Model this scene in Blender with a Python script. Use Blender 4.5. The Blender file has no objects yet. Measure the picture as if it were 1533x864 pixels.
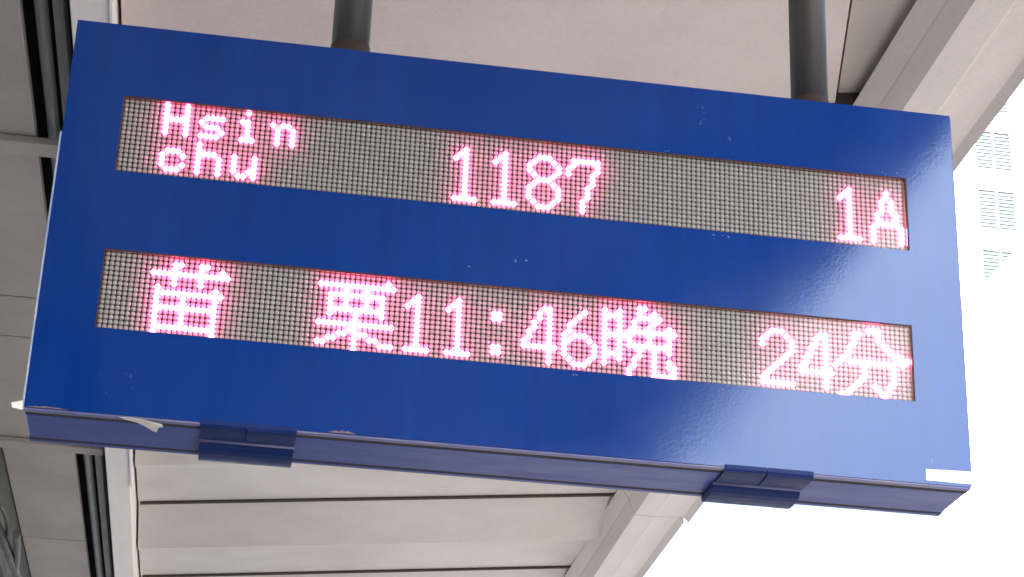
import bpy, bmesh, math, random
from mathutils import Matrix, Vector
random.seed(7)
S = bpy.context.scene
COL = S.collection

# ------------------------------------------------------------------ camera
CAMX, CAMY, CAMZ = -0.53765, -3.57712, 1.6
cam_d = bpy.data.cameras.new('camera')
cam = bpy.data.objects.new('camera', cam_d); COL.objects.link(cam)
right = Vector((0.98655070, -0.15988243, 0.03399020))
down = Vector((0.09448340, 0.38810961, -0.91675723))
fwd = Vector((0.13338145, 0.90763899, 0.39799604))
m = Matrix.Identity(4)
for i in range(3):
    m[i][0] = right[i]; m[i][1] = -down[i]; m[i][2] = -fwd[i]
m.translation = Vector((CAMX, CAMY, CAMZ))
cam.matrix_world = m
cam_d.sensor_fit = 'HORIZONTAL'; cam_d.sensor_width = 36.0
cam_d.lens = 3000.0 / 1533.0 * 36.0
cam_d.clip_start = 0.05; cam_d.clip_end = 3000
S.camera = cam

# ------------------------------------------------------------------ light
SUN_DIR = Vector((0.13, -0.74, 0.60)).normalized()          # towards the sun
sun_elev = math.asin(SUN_DIR.z)
sun_az = math.atan2(SUN_DIR.x, SUN_DIR.y)                    # clockwise from +Y
w = bpy.data.worlds.new('World'); S.world = w; w.use_nodes = True
nt = w.node_tree
bg = nt.nodes['Background']
sky = nt.nodes.new('ShaderNodeTexSky'); sky.sky_type = 'NISHITA'; sky.sun_disc = False
sky.sun_elevation = sun_elev; sky.sun_rotation = sun_az
sky.air_density = 1.0; sky.dust_density = 2.5; sky.ozone_density = 1.0
nt.links.new(sky.outputs[0], bg.inputs[0]); bg.inputs[1].default_value = 0.15
sd = bpy.data.lights.new('sun', 'SUN'); sd.energy = 4.8; sd.angle = math.radians(0.5); sd.color = (1, .95, .88)
so = bpy.data.objects.new('sun', sd); COL.objects.link(so)
so.rotation_euler = SUN_DIR.to_track_quat('Z', 'Y').to_euler(); so.location = (5, -20, 30)
S.view_settings.view_transform = 'Standard'; S.view_settings.look = 'None'
S.view_settings.gamma = 1; S.view_settings.use_curve_mapping = False
S.view_settings.exposure = 2.36

# ------------------------------------------------------------------ helpers
def tag(o, label=None, cat=None, group=None, kind=None):
    if label: o['label'] = label
    if cat: o['category'] = cat
    if group: o['group'] = group
    if kind: o['kind'] = kind
    return o
def mesh_obj(name, verts, faces, mat, parent=None, smooth=False):
    me = bpy.data.meshes.new(name); me.from_pydata(verts, [], faces); me.update()
    if mat: me.materials.append(mat)
    if smooth: me.polygons.foreach_set('use_smooth', [True] * len(me.polygons))
    o = bpy.data.objects.new(name, me); COL.objects.link(o)
    if parent: o.parent = parent
    return o
def bm_obj(name, bm, mat, parent=None, smooth=False, fix=True):
    if fix: bmesh.ops.recalc_face_normals(bm, faces=bm.faces)
    me = bpy.data.meshes.new(name); bm.to_mesh(me); bm.free()
    if mat: me.materials.append(mat)
    if smooth: me.polygons.foreach_set('use_smooth', [True] * len(me.polygons))
    o = bpy.data.objects.new(name, me); COL.objects.link(o)
    if parent: o.parent = parent
    return o
def empty(name, loc=(0, 0, 0)):
    o = bpy.data.objects.new(name, None); COL.objects.link(o); o.location = loc
    o.empty_display_size = .1
    return o
def child(o, parent):
    """parent while keeping world-space vertex coordinates"""
    o.parent = parent
    o.matrix_parent_inverse = Matrix.Translation(parent.location).inverted()
    return o
def box_bm(x0, x1, y0, y1, z0, z1, bevel=0, seg=2):
    bm = bmesh.new()
    bmesh.ops.create_cube(bm, size=1)
    for v in bm.verts:
        v.co = Vector((x0 + (v.co.x + .5) * (x1 - x0), y0 + (v.co.y + .5) * (y1 - y0), z0 + (v.co.z + .5) * (z1 - z0)))
    if bevel:
        bmesh.ops.bevel(bm, geom=bm.edges[:], offset=bevel, segments=seg, affect='EDGES', profile=.5)
    return bm
def box(name, x0, x1, y0, y1, z0, z1, mat, parent=None, bevel=0):
    o = bm_obj(name, box_bm(x0, x1, y0, y1, z0, z1, bevel), mat)
    if parent: child(o, parent)
    return o
def prism(name, poly, axis_pts, mat, parent=None, shear=None):
    """extrude closed 2-D polygon between two parameter values with a mapping function"""
    n = len(poly); vs = []
    for t in axis_pts:
        for p in poly: vs.append(shear(p, t))
    fs = [tuple(range(n)), tuple(range(n, 2 * n))[::-1]]
    for i in range(n):
        j = (i + 1) % n
        fs.append((i, j, n + j, n + i))
    bm = bmesh.new()
    bv = [bm.verts.new(v) for v in vs]
    for f in fs: bm.faces.new([bv[i] for i in f])
    o = bm_obj(name, bm, mat)
    if parent: child(o, parent)
    return o
def tube(name, pts, r, mat, parent=None, n=12, caps=True):
    bm = bmesh.new(); rings = []
    pts = [Vector(p) for p in pts]
    for i, p in enumerate(pts):
        t = (pts[min(i + 1, len(pts) - 1)] - pts[max(i - 1, 0)]).normalized()
        a = t.orthogonal().normalized() if i == 0 else (prev - t * prev.dot(t)).normalized()
        prev = a
        b = t.cross(a)
        rings.append([bm.verts.new(p + r * (math.cos(k * 2 * math.pi / n) * a + math.sin(k * 2 * math.pi / n) * b)) for k in range(n)])
    for i in range(len(rings) - 1):
        for k in range(n):
            f = bm.faces.new((rings[i][k], rings[i][(k + 1) % n], rings[i + 1][(k + 1) % n], rings[i + 1][k])); f.smooth = True
    if caps:
        bm.faces.new(rings[0]); bm.faces.new(rings[-1])
    o = bm_obj(name, bm, mat)
    if parent: child(o, parent)
    return o

# ------------------------------------------------------------------ materials
def new_mat(name):
    mt = bpy.data.materials.new(name); mt.use_nodes = True
    return mt, mt.node_tree.nodes, mt.node_tree.links, mt.node_tree.nodes['Principled BSDF']
def noise(N, L, scale, detail=4, rough=.6, vec=None, stretch=None):
    tc = N.new('ShaderNodeTexCoord'); nz = N.new('ShaderNodeTexNoise')
    nz.inputs['Scale'].default_value = scale; nz.inputs['Detail'].default_value = detail; nz.inputs['Roughness'].default_value = rough
    if stretch:
        mp = N.new('ShaderNodeMapping'); mp.inputs['Scale'].default_value = stretch
        L.new(tc.outputs['Object'], mp.inputs[0]); L.new(mp.outputs[0], nz.inputs['Vector'])
    else: L.new(tc.outputs['Object'], nz.inputs['Vector'])
    return nz
def ramp(N, L, src, stops):
    r = N.new('ShaderNodeValToRGB'); L.new(src, r.inputs[0])
    e = r.color_ramp.elements
    while len(e) < len(stops): e.new(.5)
    for i, (p, c) in enumerate(stops):
        e[i].position = p; e[i].color = (*c, 1) if len(c) == 3 else c
    return r
def mixc(N, L, fac, a, b, mode='MIX'):
    mx = N.new('ShaderNodeMix'); mx.data_type = 'RGBA'; mx.blend_type = mode
    if isinstance(fac, float): mx.inputs[0].default_value = fac
    else: L.new(fac, mx.inputs[0])
    for k, s in ((6, a), (7, b)):
        if isinstance(s, tuple): mx.inputs[k].default_value = (*s, 1)
        else: L.new(s, mx.inputs[k])
    return mx.outputs[2]
def bump(N, L, bs, h, dist, strength=.3, sock='Normal'):
    b = N.new('ShaderNodeBump'); b.inputs['Strength'].default_value = strength; b.inputs['Distance'].default_value = dist
    L.new(h, b.inputs['Height']); L.new(b.outputs[0], bs.inputs[sock])
    return b

def painted(name, col, dirt, rough=.5, scale=3, amount=.5, streak=None, spec=.4, bumpd=.001):
    mt, N, L, B = new_mat(name)
    n1 = noise(N, L, scale, 6, .65, stretch=streak)
    r1 = ramp(N, L, n1.outputs[0], [(.38, (0, 0, 0)), (.72, (amount, amount, amount))])
    c = mixc(N, L, r1.outputs[0], col, dirt)
    n2 = noise(N, L, scale * 40, 3, .7)
    r2 = ramp(N, L, n2.outputs[0], [(.3, (.93, .93, .93)), (.7, (1.04, 1.03, 1.03))])
    c = mixc(N, L, 1.0, c, r2.outputs[0], 'MULTIPLY')
    L.new(c, B.inputs['Base Color'])
    rr = ramp(N, L, n1.outputs[0], [(.3, (rough - .08,) * 3), (.75, (rough + .15,) * 3)])
    L.new(rr.outputs[0], B.inputs['Roughness'])
    B.inputs['Specular IOR Level'].default_value = spec
    bump(N, L, B, n2.outputs[0], bumpd, .25)
    return mt

def blue_paint(name, wear=.32):
    mt, N, L, B = new_mat(name)
    n1 = noise(N, L, 2.5, 5, .6)
    c = mixc(N, L, n1.outputs[0], (.0001, .024, .175), (.0003, .032, .215))
    # small pale chips and specks in the paint
    n2 = noise(N, L, 55, 2, .8); n3 = noise(N, L, 6, 3, .5)
    ml = N.new('ShaderNodeMath'); ml.operation = 'MULTIPLY'; L.new(n2.outputs[0], ml.inputs[0]); L.new(n3.outputs[0], ml.inputs[1])
    r2 = ramp(N, L, ml.outputs[0], [(.47, (0, 0, 0)), (.50, (wear, wear, wear))])
    c = mixc(N, L, r2.outputs[0], c, (.20, .25, .38))
    n6 = noise(N, L, 7, 5, .65, stretch=(3, 1, .22)); n7 = noise(N, L, 1.3, 3, .5)
    st = ramp(N, L, n6.outputs[0], [(.35, (.82, .84, .86)), (.70, (1.14, 1.12, 1.08))])
    c = mixc(N, L, .8, c, st.outputs[0], 'MULTIPLY')
    du = ramp(N, L, n7.outputs[0], [(.45, (0, 0, 0)), (.75, (.05, .05, .05))])
    c = mixc(N, L, du.outputs[0], c, (.16, .19, .30))
    L.new(c, B.inputs['Base Color'])
    B.inputs['Roughness'].default_value = .5
    B.inputs['Specular IOR Level'].default_value = 0.0
    n4 = noise(N, L, 4, 4, .6)
    r4 = ramp(N, L, n4.outputs[0], [(.3, (.09, .09, .09)), (.7, (.15, .15, .15))])
    n5 = noise(N, L, 160, 2, .5)
    b5 = bump(N, L, B, n5.outputs[0], .0006, .10, 'Normal')
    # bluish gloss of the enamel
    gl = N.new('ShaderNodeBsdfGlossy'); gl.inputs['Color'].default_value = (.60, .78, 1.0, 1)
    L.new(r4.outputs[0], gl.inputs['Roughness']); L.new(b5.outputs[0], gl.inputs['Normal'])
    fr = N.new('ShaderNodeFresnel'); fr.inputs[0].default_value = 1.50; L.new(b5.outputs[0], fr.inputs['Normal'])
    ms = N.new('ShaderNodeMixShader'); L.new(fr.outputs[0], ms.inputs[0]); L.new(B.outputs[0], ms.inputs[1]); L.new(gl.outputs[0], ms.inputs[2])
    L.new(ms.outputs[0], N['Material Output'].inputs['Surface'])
    return mt
M = {}
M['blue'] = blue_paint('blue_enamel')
M['blue_rim'] = painted('worn_blue_rim', (.08, .09, .26), (.24, .22, .30), .4, 9, .8, (1, 8, 8), .5)
M['blue_bottom'] = painted('blue_underside', (.016, .046, .25), (.06, .07, .26), .36, 5, .6, (1, 5, 5), .28)
M['blue_dark'] = painted('dark_blue_hinge', (.003, .018, .11), (.010, .028, .13), .45, 30, .6, None, .15)
M['edge'] = painted('worn_edge_highlight', (.22, .34, .62), (.55, .60, .68), .4, 25, .7)  # wear and a painted edge highlight share this pale colour
M['roof'] = painted('ceiling_enamel', (.64, .545, .52), (.50, .43, .40), .42, 1.6, .55, None, .4)
M['roof_pan'] = painted('ceiling_sheet_enamel', (.60, .545, .505), (.47, .425, .39), .42, 1.6, .55, None, .4)
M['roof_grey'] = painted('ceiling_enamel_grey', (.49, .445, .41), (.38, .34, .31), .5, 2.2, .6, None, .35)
M['beam'] = painted('beam_enamel', (.90, .85, .81), (.80, .75, .70), .45, 4, .5, (4, .6, 4), .4)
M['fascia'] = painted('fascia_enamel', (.70, .64, .60), (.54, .49, .46), .4, 2, .5, (3, .5, 3), .45)
M['joint'] = painted('joint_sealant', (.045, .034, .026), (.08, .06, .045), .8, 6, .6)
M['conduit'] = painted('conduit_grey', (.30, .28, .26), (.20, .18, .16), .5, 12, .6, (6, .5, 6))
M['pipe'] = painted('pipe_galvanised', (.036, .035, .036), (.022, .021, .021), .42, 14, .7, (3, 3, .7), .5)
M['rust_glow'] = painted('rust_led_glow', (.09, .035, .025), (.05, .03, .03), .8, 60, .6)  # rust of the welds, also paints LED glow on the window linings
M['collar'] = painted('dull_rust_collar', (.045, .028, .026), (.03, .024, .024), .7, 50, .7)
M['rust_glow2'] = painted('rusty_chip', (.10, .075, .10), (.24, .21, .24), .8, 70, .8)
M['girder'] = painted('girder_green_grey', (.085, .095, .088), (.05, .055, .05), .6, 3, .6)
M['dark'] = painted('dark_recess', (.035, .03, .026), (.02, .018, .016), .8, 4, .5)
M['cable'] = painted('cable_rubber', (.012, .012, .012), (.02, .02, .02), .5, 20, .4)
M['paper'] = painted('paper_tape', (.72, .71, .66), (.55, .52, .45), .7, 60, .5)
M['paper_green'] = painted('paper_sticker', (.74, .77, .74), (.55, .68, .66), .6, 9, .6)
M['wall'] = painted('building_render', (.80, .79, .77), (.74, .73, .71), .8, .3, .4)
M['frame_white'] = painted('window_frame', (.80, .80, .80), (.7, .7, .7), .5, 2, .3)
M['louvre'] = painted('louvre_blue', (.036, .064, .077), (.033, .060, .072), .5, 1, .5)
M['louvre2'] = painted('louvre_gap', (.044, .074, .088), (.041, .070, .083), .5, 1, .5)
M['ground'] = painted('platform_concrete', (.15, .145, .14), (.11, .105, .10), .8, .6, .7)
M['scuff'] = painted('paint_scuff', (.26, .30, .42), (.16, .19, .30), .6, 90, .8)
mt, N, L, B = new_mat('led_face'); M['mask'] = mt
B.inputs['Base Color'].default_value = (.018, .015, .014, 1); B.inputs['Roughness'].default_value = .6
mt, N, L, B = new_mat('led_off'); M['led'] = mt
n1 = noise(N, L, 95, 2, .5); r1 = ramp(N, L, n1.outputs[0], [(.3, (.39, .40, .42)), (.7, (.50, .51, .53))])
L.new(r1.outputs[0], B.inputs['Base Color']); B.inputs['Roughness'].default_value = .3
mt, N, L, B = new_mat('led_lit'); M['lit'] = mt
B.inputs['Base Color'].default_value = (.5, .3, .3, 1)
B.inputs['Emission Color'].default_value = (1.0, .060, .27, 1); B.inputs['Emission Strength'].default_value = 11.0
# clear acrylic window: mostly see-through, a little haze, a glossy surface
mt, N, L, B = new_mat('acrylic_window'); M['acrylic'] = mt
N.remove(B); out = N['Material Output']
tr = N.new('ShaderNodeBsdfTransparent'); tr.inputs[0].default_value = (.97, .97, .97, 1)
rf = N.new('ShaderNodeBsdfRefraction'); rf.inputs['Roughness'].default_value = .27; rf.inputs['IOR'].default_value = 1.35
gl = N.new('ShaderNodeBsdfGlossy'); gl.inputs['Roughness'].default_value = .12; gl.inputs['Color'].default_value = (1, 1, 1, 1)
m1 = N.new('ShaderNodeMixShader'); m1.inputs[0].default_value = .12
L.new(tr.outputs[0], m1.inputs[1]); L.new(rf.outputs[0], m1.inputs[2])
fr = N.new('ShaderNodeFresnel'); fr.inputs[0].default_value = 1.24
m2 = N.new('ShaderNodeMixShader'); L.new(fr.outputs[0], m2.inputs[0]); L.new(m1.outputs[0], m2.inputs[1]); L.new(gl.outputs[0], m2.inputs[2])
L.new(m2.outputs[0], out.inputs['Surface'])

# ================================================================== setting
g = mesh_obj('ground', [(-700, -700, 0), (700, -700, 0), (700, 700, 0), (-700, 700, 0)], [(0, 1, 2, 3)], M['ground'])
tag(g, kind='structure')

# ------------------------------------------------------------------ canopy
SL = .114                                              # roof rises towards its open edge
def ceil_z(xo): return CAMZ + 2.9 + SL * (xo + .42)     # xo measured from the camera's X
K = .0255                                              # the edge runs slightly askew
def yw(yc): return yc + CAMY                            # distance from camera -> world Y
def xw(xo): return xo + CAMX
canopy = empty('platform_canopy', (xw(0), 3, 4.5))
tag(canopy, 'off-white sheet-metal platform canopy ceiling with beams above the blue sign', 'canopy')
SEAM0, PITCH = 5.434, 1.404
XB = -.40                                              # ceiling panels start beside the beam
def panel(ys, ye, flat=False):
    """one ceiling sheet, folded once across its middle; profile in (distance, drop)"""
    Lp = ye - ys; a = ys + .016; b = ye - .016
    r0 = ys + Lp * .44; r1 = ys + Lp * .57
    low = [(a, .020), (r0, -.070), (r1, -.030), (b, -.006)] if not flat else [(a, -.02), (b, -.02)]
    poly = [(y, z) for y, z in low] + [(b, .055), (a, .055)]
    def mp(p, xo):
        return (xw(xo + (K * p[0] if xo > 0 else 0)), yw(p[0]), ceil_z(xo) + p[1])
    return prism('ceiling_panel', poly, (XB, 1.80), M['roof_pan'], canopy, mp)
ks = list(range(-24, 7))  # unseen reach behind camera stretched, far end shortened, to shade camera-facing folds
for k in ks:
    if k in (-1,): continue
    ys = SEAM0 + k * PITCH
    panel(ys, ys + PITCH)
    # dark sealed joint at the near edge of every sheet
    prism('joint_strip', [(ys - .013, -.016), (ys + .013, -.016), (ys + .013, .05), (ys - .013, .05)], (XB + .01, 1.79), M['joint'], canopy,
          lambda p, xo: (xw(xo + (K * p[0] if xo > 0 else 0)), yw(p[0]), ceil_z(xo) + p[1]))
# the flat board over the sign, ending short of the edge
def flat_map(p, t): return (xw(p[0]), yw(p[1]), ceil_z(p[0]) + t)
zr = 3.15
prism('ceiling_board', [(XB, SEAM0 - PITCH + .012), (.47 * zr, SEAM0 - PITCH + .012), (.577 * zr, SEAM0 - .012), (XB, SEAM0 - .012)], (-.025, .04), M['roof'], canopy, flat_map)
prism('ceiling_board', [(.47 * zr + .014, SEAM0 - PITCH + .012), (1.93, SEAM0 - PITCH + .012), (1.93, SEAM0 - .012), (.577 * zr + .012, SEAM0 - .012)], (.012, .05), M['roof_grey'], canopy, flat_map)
# roof deck above everything
def deck_map(p, yc): return (xw(p[0] + (K * yc if p[0] > 0 else 0)), yw(yc), p[1])
prism('roof_deck', [(-6.5, CAMZ + 3.06), (-.5, CAMZ + 3.06), (2.02, ceil_z(2.02) + .09), (2.02, ceil_z(2.02) + .15), (-.5, CAMZ + 3.14), (-6.5, CAMZ + 3.14)], (-30, 15.3), M['dark'], canopy, deck_map)
# fascia along the open edge, in sections
def fascia(y0, y1, grow=0.0):
    prof = [(.5556, 3.20), (.5556, 3.13), (.5820, 3.065), (.5845, 3.055), (.6084, 2.985), (.6440, 2.980), (.6470, 2.983), (.6907, 2.990), (.7058, 2.962)]
    poly = [(a * z + (grow if i >= 7 else 0), CAMZ + z) for i, (a, z) in enumerate(prof)]
    xo = poly[-1][0]
    poly += [(xo + .004, CAMZ + 3.36), (poly[0][0], CAMZ + 3.36)]
    return prism('fascia_section', poly, (y0, y1), M['fascia'], canopy, lambda p, t: (xw(p[0] + K * t), yw(t), p[1]))
JY = 3.172 * 2.985
fascia(JY + .008, 15.2, -.022)
fascia(JY - 6.4, JY); fascia(JY - 12.4, JY - 6.408); fascia(JY - 21.6, JY - 12.408); fascia(-30, JY - 21.608)
# white beam along the platform, a channel with a lip on its right edge
BZ = 2.74
bx0, bx1 = -.188 * BZ, -.150 * BZ
o = box('beam', xw(bx0), xw(bx1), yw(-30), yw(15), CAMZ + BZ, CAMZ + BZ + .30, M['beam'], canopy, .004)
lip = box('beam_lip', xw(bx1 + .0005), xw(bx1 + .007), yw(-30), yw(JY - .6), CAMZ + BZ - .010, CAMZ + BZ + .05, M['frame_white']); child(lip, canopy)
lip = box('beam_lip', xw(bx1 + .0005), xw(bx1 + .009), yw(JY + 1.2), yw(15), CAMZ + BZ - .010, CAMZ + BZ + .05, M['frame_white']); child(lip, canopy)
# left ceiling sheets, darker and flat, in lengths
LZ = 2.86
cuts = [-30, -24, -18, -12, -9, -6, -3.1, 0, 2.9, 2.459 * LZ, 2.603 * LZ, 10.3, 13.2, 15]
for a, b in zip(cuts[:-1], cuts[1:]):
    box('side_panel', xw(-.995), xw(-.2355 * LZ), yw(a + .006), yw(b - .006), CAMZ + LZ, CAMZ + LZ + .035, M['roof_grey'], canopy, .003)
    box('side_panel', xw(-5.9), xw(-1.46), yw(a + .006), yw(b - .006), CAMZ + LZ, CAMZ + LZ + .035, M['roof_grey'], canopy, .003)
# angle strip beside the beam
box('angle_strip', xw(-.2045 * 2.86), xw(-.1935 * 2.86), yw(-30), yw(15), CAMZ + 2.86, CAMZ + 2.92, M['conduit'], canopy, .003)
# cross bars under the left sheets
CB = 2.832
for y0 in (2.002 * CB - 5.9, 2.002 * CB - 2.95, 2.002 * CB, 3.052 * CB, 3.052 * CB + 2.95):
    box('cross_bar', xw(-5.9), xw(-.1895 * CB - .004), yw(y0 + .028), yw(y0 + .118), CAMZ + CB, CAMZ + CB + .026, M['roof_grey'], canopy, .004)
# girder on the far left
box('girder', xw(-1.45), xw(-1.0), yw(-30), yw(15), CAMZ + 2.50, CAMZ + 3.0, M['girder'], canopy, .01)
# conduit in the slot beside the beam
cd = tube('conduit', [(xw(-.2165 * 2.9), yw(-30), CAMZ + 2.92), (xw(-.2165 * 2.9), yw(15), CAMZ + 2.92)], .020, M['conduit'], n=16)
tag(cd, 'grey round conduit running in the dark slot beside the white beam', 'conduit')
# loose cables by the girder
def cab(name, pts, r, mat, label, cat='cable'):
    P = [(xw(a * z), yw(b * z), CAMZ + z) for a, b, z in pts]
    # smooth
    Q = []
    for i in range(len(P) - 1):
        p0 = Vector(P[max(i - 1, 0)]); p1 = Vector(P[i]); p2 = Vector(P[i + 1]); p3 = Vector(P[min(i + 2, len(P) - 1)])
        for s in range(8):
            t = s / 8
            Q.append(.5 * ((2 * p1) + (-p0 + p2) * t + (2 * p0 - 5 * p1 + 4 * p2 - p3) * t * t + (-p0 + 3 * p1 - 3 * p2 + p3) * t ** 3))
    Q.append(Vector(P[-1]))
    tag(tube(name, Q, r, mat, n=10), label, cat)
cab('cable', [(-.41, 3.30, 2.46), (-.385, 3.37, 2.46), (-.371, 3.44, 2.46), (-.370, 3.54, 2.46), (-.380, 3.63, 2.46), (-.40, 3.66, 2.46)], .008, M['cable'], 'thin black cable looping out at the lower left edge')
cab('cable', [(-.40, 3.40, 2.46), (-.386, 3.62, 2.44), (-.379, 3.80, 2.44), (-.372, 3.98, 2.45), (-.37, 4.2, 2.46)], .026, M['cable'], 'thick black cable running down the lower left corner')
cab('conduit', [(-.356, 3.58, 2.44), (-.366, 3.74, 2.44), (-.380, 3.90, 2.44), (-.392, 4.05, 2.44)], .016, M['girder'], 'short grey conduit slanting under the girder at lower left', 'conduit')

# ================================================================== the sign
YF = -.014                      # front face of the door
Z0, Z1 = 2.8335, 3.656; XL, XR = -.910, .9085; YB = .171
SIGN = empty('led_sign', (0, .08, Z0))
tag(SIGN, 'blue metal box sign with two rows of lit red LED characters', 'sign')
WIN = [(-.8015, .8055, 3.3315, 3.4970), (-.8015, .8020, 3.0025, 3.1655)]
# door: a thick plate with two openings
def door():
    bm = bmesh.new()
    xs = sorted({XL, XR, *[v for wd in WIN for v in wd[:2]]}); zs = sorted({Z0, Z1, *[v for wd in WIN for v in wd[2:]]})
    T = .016
    # outer ring split in strips per window row, built from quads front/back
    def q(x0, x1, z0, z1):
        for y, flip in ((YF, False), (YF + T, True)):
            vs = [bm.verts.new((x0, y, z0)), bm.verts.new((x1, y, z0)), bm.verts.new((x1, y, z1)), bm.verts.new((x0, y, z1))]
            bm.faces.new(vs[::-1] if flip else vs)
    (a0, a1, a2, a3), (b0, b1, b2, b3) = WIN
    q(XL, XR, Z0, b2); q(XL, b0, b2, b3); q(b1, XR, b2, b3)
    q(XL, XR, b3, a2); q(XL, a0, a2, a3); q(a1, XR, a2, a3); q(XL, XR, a3, Z1)
    def wall(x0, z0, x1, z1):
        bm.faces.new([bm.verts.new(v) for v in ((x0, YF, z0), (x0, YF + T, z0), (x1, YF + T, z1), (x1, YF, z1))])
    for (x0, x1, z0, z1), s in ((WIN[0], 1), (WIN[1], 1), ((XL, XR, Z0, Z1), -1)):
        c = [(x0, z0), (x1, z0), (x1, z1), (x0, z1)]
        for i in range(4):
            p, r = c[i], c[(i + 1) % 4]
            if s < 0: p, r = r, p
            wall(*p, *r)
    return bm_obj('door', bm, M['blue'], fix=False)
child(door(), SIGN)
# narrow rubber lining inside each opening, its rust red painting the LED glow
for (x0, x1, z0, z1) in WIN:
    t = .0018; y0, y1 = YF + .0012, YF + .0155
    bm = bmesh.new()
    for bxs in ((x0 + .0002, x1 - .0002, z1 - t, z1 - .0002), (x0 + .0002, x1 - .0002, z0 + .0002, z0 + t * .5), (x0 + .0002, x0 + t, z0 + t * .5, z1 - t), (x1 - t * 1.6, x1 - .0002, z0 + t * .5, z1 - t)):
        b2 = box_bm(bxs[0], bxs[1], y0, y1, bxs[2], bxs[3])
        me = bpy.data.meshes.new('t'); b2.to_mesh(me); b2.free(); bm.from_mesh(me); bpy.data.meshes.remove(me)
    child(bm_obj('window_lining', bm, M['rust_glow']), SIGN)
# cabinet
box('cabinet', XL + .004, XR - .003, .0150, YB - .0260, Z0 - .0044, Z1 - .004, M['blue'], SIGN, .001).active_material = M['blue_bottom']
# the cabinet is hollow only where the screens are: they sit in front of it
box('rear_cover', XL, XR, YB - .0145, YB, Z0 - .0045, Z1, M['blue_bottom'], SIGN, .0015)
box('groove_shade', XL + .002, XR - .002, .0023, .0148, Z0 - .0041, Z0 + .0130, M['dark'], SIGN)  # dark strip standing in for the shade of the front groove
box('groove_shade', XL + .002, XR - .002, YB - .0258, YB - .0148, Z0 - .0041, Z0 + .0130, M['dark'], SIGN)  # same painted shade for the rear groove
# pressed edges; pale left strips are wear plus a painted edge highlight
bm = box_bm(XL - .0045, XL - .0003, YF + .001, YF + .015, Z0 - .002, Z1 - .25, .0015)
child(bm_obj('edge_strip', bm, M['edge']), SIGN)
bm = box_bm(XR + .0003, XR + .0025, YF + .001, YF + .015, Z0 + .03, Z1 - .005, .0008)
child(bm_obj('edge_strip', bm, M['blue_rim']), SIGN)
bm = box_bm(XL + .001, XR - .001, YF + .0006, YF + .0152, Z0 - .0045, Z0 - .0003, .0015)
child(bm_obj('edge_strip', bm, M['blue_rim']), SIGN)
bm = box_bm(XL - .001, XL + .003, .005, YB - .016, Z0 - .001, Z0 + .12, .001)
child(bm_obj('edge_strip', bm, M['edge']), SIGN)
# hinges on the underside
def hinge(x0, x1):
    h = empty('hinge', ((x0 + x1) / 2, .08, Z0)); child(h, SIGN)
    h.matrix_parent_inverse = Matrix.Translation(SIGN.location).inverted()
    HI = Matrix.Translation(Vector((x0 + x1, .16, 2 * Z0)) / 2).inverted()
    xm = (x0 + x1) / 2 - .004
    def leaf(name, y0, y1, drop, x0=x0, x1=x1):
        n = 8; poly = [(y0, Z0 + .004)]
        for i in range(n + 1):
            a = math.pi * i / n
            poly.append(((y0 + y1) / 2 - (y1 - y0) / 2 * math.cos(a), Z0 - .004 - drop * math.sin(a) ** .6))
        poly.append((y1, Z0 + .004))
        o = prism(name, poly, (x0, x1), M['blue_dark'], None, lambda p, t: (t, p[0], p[1]))
        o.parent = h; o.matrix_parent_inverse = HI
        return o
    leaf('leaf', YF - .002, .066, .006, x0, xm - .0008); leaf('leaf', YF - .002, .066, .0075, xm + .0008, x1)
    leaf('leaf', .074, .172, .019)
    o = tube('pin', [(x0 - .002, .070, Z0 - .006), (x1 + .002, .070, Z0 - .006)], .0045, M['blue_rim'], n=8)
    o.parent = h; o.matrix_parent_inverse = Matrix.Translation(Vector((x0 + x1, .16, 2 * Z0)) / 2).inverted()
hinge(-.588, -.410); hinge(.412, .588)

# ------------------------------------------------------------------ LED matrices
NC, NR, P = 160, 16, .01
G = {}
def put(dst, rows, c0, r0):
    for r, row in enumerate(rows):
        for c, ch in enumerate(row):
            if ch == '#': dst.add((c0 + c, r0 + r))
ONE = ['..#..', '.##..', '#.#..'] + ['..#..'] * 8 + ['#####']
FOUR = ['....##.', '...#.#.', '...#.#.', '..#..#.', '..#..#.', '.#...#.', '.#...#.', '#....#.', '#######', '.....#.', '.....#.', '.....#.']
EIGHT = ['..###..', '.#...#.', '#.....#', '#.....#', '.#...#.', '..###..', '.#...#.', '#.....#', '#.....#', '#.....#', '.#...#.', '..###..']
SEVEN = ['.######', '.#....#', '#.....#', '#....#.', '.....#.', '.....#.', '....#..', '....#..', '....#..', '...#...', '...#...', '...#...']
SIX = ['....#..', '...#...', '..#....', '.#.....', '.#.....', '#.###..', '##...#.', '#.....#', '#.....#', '#.....#', '.#...#.', '..###..']
TWO = ['..###..', '.#...#.', '#.....#', '#.....#', '......#', '.....#.', '....#..', '...#...', '..#....', '.#.....', '#......', '#######']
BIGA = ['...#...', '...#...', '..#.#..', '..#.#..', '..#.#..', '.#...#.', '.#...#.', '.#####.', '#.....#', '#.....#', '#.....#', '#.....#']
MIAO = [(13, 1), (14, 1), (18, 1), (19, 1), (13, 2), (18, 2), (22, 2), (13, 4), (18, 4), (13, 5), (18, 5)]
MIAO += [(c, 3) for c in range(9, 24)] + [(c, 7) for c in range(10, 23)] + [(c, 10) for c in range(10, 22)] + [(c, 14) for c in range(10, 22)]
MIAO += [(10, r) for r in range(6, 16)] + [(21, r) for r in range(6, 16)] + [(15, r) for r in range(7, 15)]
LI = [(54, 1), (46, 3), (50, 3), (43, 8), (53, 8), (47, 11), (45, 12), (46, 12), (49, 12), (50, 12), (43, 13), (44, 13), (51, 13), (52, 13), (41, 14), (42, 14), (53, 14), (54, 14), (55, 14)]
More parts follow.
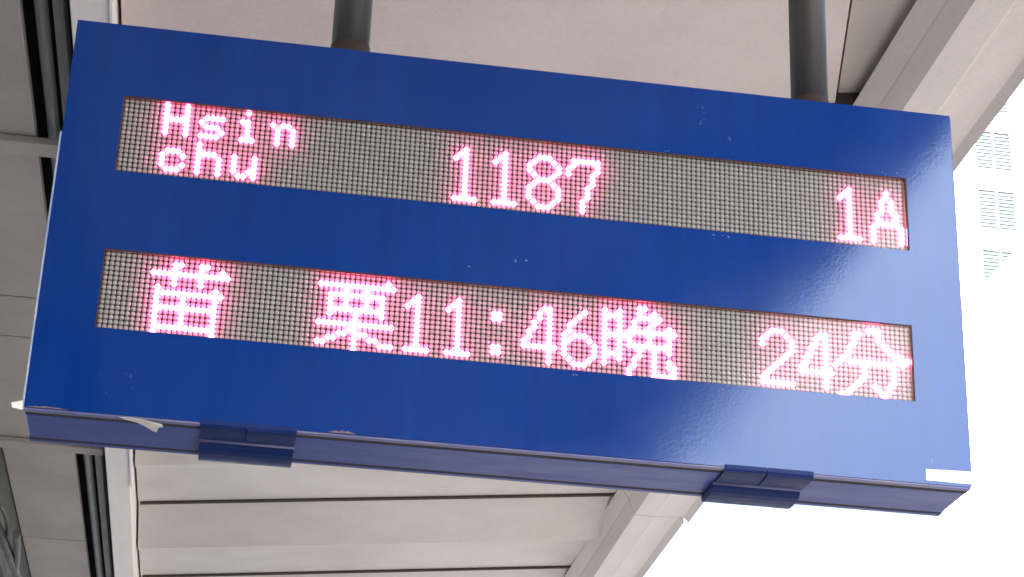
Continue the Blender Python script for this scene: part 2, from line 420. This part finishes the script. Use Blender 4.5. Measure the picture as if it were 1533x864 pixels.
LI += [(c, 2) for c in range(41, 56)] + [(c, 4) for c in range(43, 54)] + [(c, 7) for c in range(43, 54)] + [(c, 10) for c in range(41, 56)]
LI += [(c, r) for c in (43, 46, 50, 53) for r in (5, 6)] + [(48, r) for r in range(7, 16)]
WAN = [(97, r) for r in range(2, 14)] + [(100, r) for r in range(2, 13)] + [(c, r) for c in (98, 99) for r in (3, 7, 11)]
WAN += [(104, 1), (105, 1), (104, 2), (107, 2), (104, 3), (105, 3), (106, 3), (107, 3), (108, 3), (103, 4), (107, 4), (103, 5), (106, 5), (110, 5), (101, 7), (111, 6)]
WAN += [(c, 6) for c in range(102, 111)] + [(c, 9) for c in range(102, 111)] + [(c, r) for c in (102, 106, 110) for r in (7, 8)] + [(110, 10)]
WAN += [(104, 10), (104, 11), (103, 12), (103, 13), (102, 14), (102, 15)] + [(107, r) for r in range(10, 15)] + [(c, 15) for c in range(107, 112)] + [(110, 12), (110, 13), (111, 13), (111, 14)]
FEN = [(148, 2), (149, 2), (148, 3), (148, 4), (147, 5), (147, 6), (146, 7), (145, 8), (144, 9), (151, 1), (152, 1), (153, 1), (153, 2), (153, 3), (154, 4), (155, 5), (156, 6), (157, 7), (158, 7), (159, 7), (157, 6), (158, 8)]
FEN += [(c, 8) for c in range(147, 157)] + [(150, 9), (150, 10), (150, 11), (149, 12), (148, 13), (147, 14), (146, 15), (145, 15)] + [(156, r) for r in range(9, 13)] + [(155, 13), (155, 14), (154, 15), (152, 13), (153, 14)]
def glyph(rows, c0, r0):
    s = set(); put(s, rows, c0, r0); return s
H5 = ['#...#', '#...#', '#...#', '#####', '#...#', '#...#', '#...#']
s5 = ['.####', '#....', '.###.', '....#', '####.']
i5 = ['.#.', '...', '##.', '.#.', '.#.', '.#.', '###']
n5 = ['#.##.', '.#..#', '.#..#', '.#..#', '.#..#']
c5 = ['.###.', '#...#', '#....', '#...#', '.###.']
h5 = ['#....', '#....', '####.', '#...#', '#...#', '#...#', '#...#']
u5 = ['#...#', '#...#', '#...#', '#..##', '.##.#']
UPPER = [('letter', glyph(H5, 8, 0)), ('letter', glyph(s5, 15, 2)), ('letter', glyph(i5, 23, 0)), ('letter', glyph(n5, 29, 2)),
         ('letter', glyph(c5, 8, 10)), ('letter', glyph(h5, 15, 8)), ('letter', glyph(u5, 22, 10)),
         ('digit', glyph(ONE, 66, 3)), ('digit', glyph(ONE, 74, 3)), ('digit', glyph(EIGHT, 81, 3)), ('digit', glyph(SEVEN, 89, 3)),
         ('digit', glyph(ONE, 146, 3)), ('letter', glyph(BIGA, 153, 3))]
LOWER = [('character', set(MIAO)), ('character', set(LI)), ('digit', glyph(ONE, 58, 3)), ('digit', glyph(ONE, 66, 3)),
         ('dot', {(c, r) for c in (75, 76) for r in (5, 6)}), ('dot', {(c, r) for c in (75, 76) for r in (12, 13)}), ('digit', glyph(FOUR, 81, 3)), ('digit', glyph(SIX, 89, 3)),
         ('character', set(WAN)), ('digit', glyph(TWO, 129, 3)), ('digit', glyph(FOUR, 137, 3)), ('character', set(FEN))]
ZOFF = 3.49312; GAP = 33.191
def leds(name, cells, ztop, R, h, mat, parent, n=10):
    vs = []; fs = []
    for (c, r) in sorted(cells):
        x = (c - 79.5) * P; z = ztop - r * P; b = len(vs)
        vs.append((x, -h, z))
        for rad, y in ((R * .62, -h * .82), (R, -h * .25), (R, .0005)):
            for k in range(n):
                a = 2 * math.pi * (k + .5) / n
                vs.append((x + rad * math.cos(a), y, z + rad * math.sin(a)))
        for k in range(n):
            j = (k + 1) % n
            fs.append((b, b + 1 + k, b + 1 + j))
            for q in (0, n):
                fs.append((b + 1 + q + k, b + 1 + q + n + k, b + 1 + q + n + j, b + 1 + q + j))
    o = mesh_obj(name, vs, fs, mat, None, True)
    o.parent = parent; o.matrix_parent_inverse = Matrix.Translation(parent.location + SIGN.location * 0).inverted()
    return o
def screen(ztop, glyphs, wi, label):
    x0, x1, z0, z1 = WIN[wi]
    sc = empty('led_screen', (0, 0, ztop - 7.5 * P)); child(sc, SIGN); sc['label'] = label
    inv = Matrix.Translation((0, 0, ztop - 7.5 * P)).inverted()
    lit = set().union(*[gset for _, gset in glyphs])
    # circuit modules, ten side by side
    for k in range(10):
        xa = -.8 + k * .16; xb = xa + .16
        o = bm_obj('led_module', box_bm(xa + .0004 - (.004 if k == 0 else 0), xb - .0004 + (.004 if k == 9 else 0), .0002, .004, ztop - 15.5 * P - .002, ztop + .5 * P + .001), M['mask'])
        o.parent = sc; o.matrix_parent_inverse = inv
    off = [(c, r) for c in range(NC) for r in range(NR) if (c, r) not in lit]
    o = leds('unlit_leds', off, ztop, .00435, .0022, M['led'], sc); o['kind'] = 'stuff'; o.matrix_parent_inverse = inv
    for kind, cells in glyphs:
        o = leds('lit_' + kind, cells, ztop, .0056, .0025, M['lit'], sc); o.matrix_parent_inverse = inv
    o = bm_obj('window_pane', box_bm(x0 + .003, x1 - .003, -.0105, -.0085, z0 + .002, z1 - .0025), M['acrylic'])
    o.parent = sc; o.matrix_parent_inverse = inv
screen(ZOFF, UPPER, 0, 'upper dot-matrix row reading Hsin chu 1187 1A in lit red LEDs')
screen(ZOFF - GAP * P, LOWER, 1, 'lower dot-matrix row of lit Chinese characters with 11:46 and 24')

# ------------------------------------------------------------------ stickers, scraps and scuffs
def sheet(name, pts, th, mat, label=None):
    """thin sheet from a list of front outline points; thickness along its normal"""
    bm = bmesh.new()
    vs = [bm.verts.new(p) for p in pts]
    f = bm.faces.new(vs); f.normal_update(); nrm = f.normal.copy()
    r = bmesh.ops.extrude_face_region(bm, geom=[f])
    for v in r['geom']:
        if isinstance(v, bmesh.types.BMVert): v.co -= nrm * th
    o = bm_obj(name, bm, mat); child(o, SIGN)
    if label: o['label'] = label
    return o
sheet('sticker', [(.8155, YF - .0008, 2.8400), (.9082, YF - .0008, 2.8392), (.9082, YF - .0008, 2.8655), (.8163, YF - .0008, 2.8628)], .0005, M['paper_green'], 'pale sticker on the lower right corner of the front')
sheet('tape_scrap', [(-.912, YF + .004, 2.8490), (-.916, YF - .002, 2.8440), (-.9325, YF - .010, 2.8365), (-.930, YF - .010, 2.8270), (-.914, YF + .001, 2.8280), (-.909, YF + .004, 2.8330)], .0006, M['paper'], 'torn white tape tab at the lower left corner')
zb = Z0 - .0055
sheet('tape_scrap', [(-.737, YF - .001, zb + .0010), (-.700, YF - .002, zb + .0005), (-.659, YF + .010, zb - .002), (-.656, YF + .018, zb - .004), (-.664, YF + .021, zb - .005), (-.668, YF + .044, zb - .007), (-.676, YF + .040, zb - .006), (-.690, YF + .026, zb - .003), (-.704, YF + .014, zb - .0015), (-.722, YF + .009, zb)], .0005, M['paper'], 'torn white tape scrap hanging on the lower front edge')
def patch(name, x0, x1, mat, seed, dz=.010):
    rnd = random.Random(seed); n = 14; top = []; 
    for i in range(n + 1):
        t = i / n; top.append((x0 + (x1 - x0) * t, YF - .0007, Z0 + .0012 + dz * math.sin(math.pi * t) * rnd.uniform(.35, 1)))
    sheet(name, [(x1, YF - .0007, Z0 + .0006), (x0, YF - .0007, Z0 + .0006)] + top, .0004, mat)
patch('rust_patch', -.352, -.300, M['rust_glow2'], 3, .007); patch('rust_patch', -.470, -.425, M['rust_glow2'], 5, .004); patch('rust_patch', -.905, -.83, M['rust_glow2'], 8, .004)
def scuff(x, z, wd, ht, ang, n=9):
    pts = []
    for k in range(n):
        a = 2 * math.pi * k / n; rr = random.uniform(.45, 1.1)
        u = math.cos(a) * wd * rr; v = math.sin(a) * ht * rr
        pts.append((x + u * math.cos(ang) - v * math.sin(ang), YF - .0006, z + u * math.sin(ang) + v * math.cos(ang)))
    sheet('paint_scuff', pts, .0004, M['scuff'])
for (x, z) in ((.398, 3.324), (.417, 3.322), (.432, 3.320), (.414, 2.992), (.440, 2.989), (-.10, 3.203), (-.006, 3.222), (.006, 3.226), (.79, 3.506), (.76, 3.504), (.30, 3.502), (.12, 2.994)):
    for q in range(2):
        scuff(x + random.uniform(-.008, .008), z + random.uniform(-.003, .003), random.uniform(.0008, .0028), random.uniform(.0004, .0012), random.uniform(-.8, .9))

# ------------------------------------------------------------------ hanger pipes
for (x, lab) in ((-.358, 'dark grey hanger pipe holding the sign above its upper row, nearer the beam'), (.6445, 'dark grey hanger pipe above the sign, the one nearer the open canopy edge')):
    hp = empty('hanger_pipe', (x, .12, Z1)); tag(hp, lab, 'pipe', 'hanger pipes of the sign')
    ztop = ceil_z(x - CAMX) + .02
    tube('shaft', [(x, .12, Z1 - .002), (x, .12, ztop)], .0405, M['pipe'], hp, n=36)
    tube('collar', [(x, .12, Z1 - .001), (x, .12, Z1 + (.080 if x < 0 else .072))], .0418, M['collar'], hp, n=36)
    # weld bead
    bm = bmesh.new()
    n, mseg = 36, 6
    rg = []
    for i in range(n):
        a = 2 * math.pi * i / n; jit = 1 + .05 * math.sin(i * 2.7)
        rg.append([bm.verts.new((x + (.0425 + .006 * jit * math.cos(b)) * math.cos(a), .12 + (.0425 + .006 * jit * math.cos(b)) * math.sin(a), Z1 + .004 + .006 * jit * math.sin(b))) for b in [2 * math.pi * j / mseg for j in range(mseg)]])
    for i in range(n):
        for j in range(mseg):
            f = bm.faces.new((rg[i][j], rg[(i + 1) % n][j], rg[(i + 1) % n][(j + 1) % mseg], rg[i][(j + 1) % mseg])); f.smooth = True
    child(bm_obj('weld_bead', bm, M['rust_glow']), hp)

# ------------------------------------------------------------------ white building beyond the edge
BY = 60.0
bld = empty('white_building', (34, BY + 6, 0))
tag(bld, 'sunlit white high-rise with pale blue louvred windows beyond the canopy edge', 'building')
WX0, WX1, WH = 26.22, 27.60, 1.66
cols_x = [WX0 + 4.4 * i for i in range(0, 4)]
floors = [32.86 - 1.66 + 2.475 * i for i in range(-12, 5)]
# facade with recessed openings: piers and bands
fx0, fx1, fz1 = 21.5, 44.0, 52.0
edges = [fx0] + [v for c in cols_x for v in (c, c + WX1 - WX0)] + [fx1]
for a, b in zip(edges[0::2], edges[1::2]):
    box('wall_pier', a, b, BY, BY + .4, 0, fz1, M['wall'], bld)
for cx in cols_x:
    zprev = 0
    for fz in floors:
        box('wall_band', cx + .003, cx + WX1 - WX0 - .003, BY + .004, BY + .38, zprev, fz, M['wall'], bld); zprev = fz + WH
    box('wall_band', cx + .003, cx + WX1 - WX0 - .003, BY + .004, BY + .38, zprev, fz1 - .01, M['wall'], bld)
box('core', fx0 + .05, fx1 - .05, BY + .41, BY + 12, 0, fz1 - .05, M['wall'], bld)
for ci, cx in enumerate(cols_x):
    for fz in floors:
        if fz < 20 : continue
        wn = empty('window', (cx + .69, BY + .2, fz)); child(wn, bld)
        inv = Matrix.Translation(wn.location).inverted()
        def sub(name, bm, mat):
            o = bm_obj(name, bm, mat); o.parent = wn; o.matrix_parent_inverse = inv
        sub('mullion', box_bm(cx + .65, cx + .75, BY + .03, BY + .13, fz + .003, fz + WH - .003), M['frame_white'])
        for (xa, xb) in ((cx + .006, cx + .648), (cx + .752, cx + WX1 - WX0 - .006)):
            bm = bmesh.new()
            nsl = 11
            for s in range(nsl):
                za = fz + .02 + s * (WH - .04) / nsl
                b2 = box_bm(xa, xb, BY + .06, BY + .075, za, za + (WH - .04) / nsl * .72)
                me = bpy.data.meshes.new('t'); b2.to_mesh(me); b2.free(); bm.from_mesh(me); bpy.data.meshes.remove(me)
            sub('louvre', bm, M['louvre'])
            sub('pane', box_bm(xa, xb, BY + .085, BY + .10, fz + .01, fz + WH - .01), M['louvre2'])
# nearer white gable whose slope cuts across the third window
gy = 52.0
a = (21.087, 25.649); b = (25.458, 30.541)        # eaves and ridge of the gable
dx = b[0] - a[0]
gw = empty('gabled_building', (b[0], gy + 3, 0)); tag(gw, 'plain white gable wall in front of the louvred high-rise', 'building')
prism('gable_wall', [(a[0], 0), (b[0] + dx, 0), (b[0] + dx, a[1]), (b[0], b[1]), (a[0], a[1])], (gy, gy + 6), M['wall'], gw, lambda p, t: (p[0], t, p[1]))
tl = .12
prism('roof', [(a[0] - .3, a[1] - .336 + .01), (b[0], b[1] + .01), (b[0], b[1] + tl), (a[0] - .3, a[1] - .336 + tl)], (gy - .25, gy + 6.2), M['wall'], gw, lambda p, t: (p[0], t, p[1]))
prism('roof', [(b[0] + .002, b[1] + .01), (b[0] + dx + .3, a[1] - .336 + .01), (b[0] + dx + .3, a[1] - .336 + tl), (b[0] + .002, b[1] + tl)], (gy - .25, gy + 6.2), M['wall'], gw, lambda p, t: (p[0], t, p[1]))
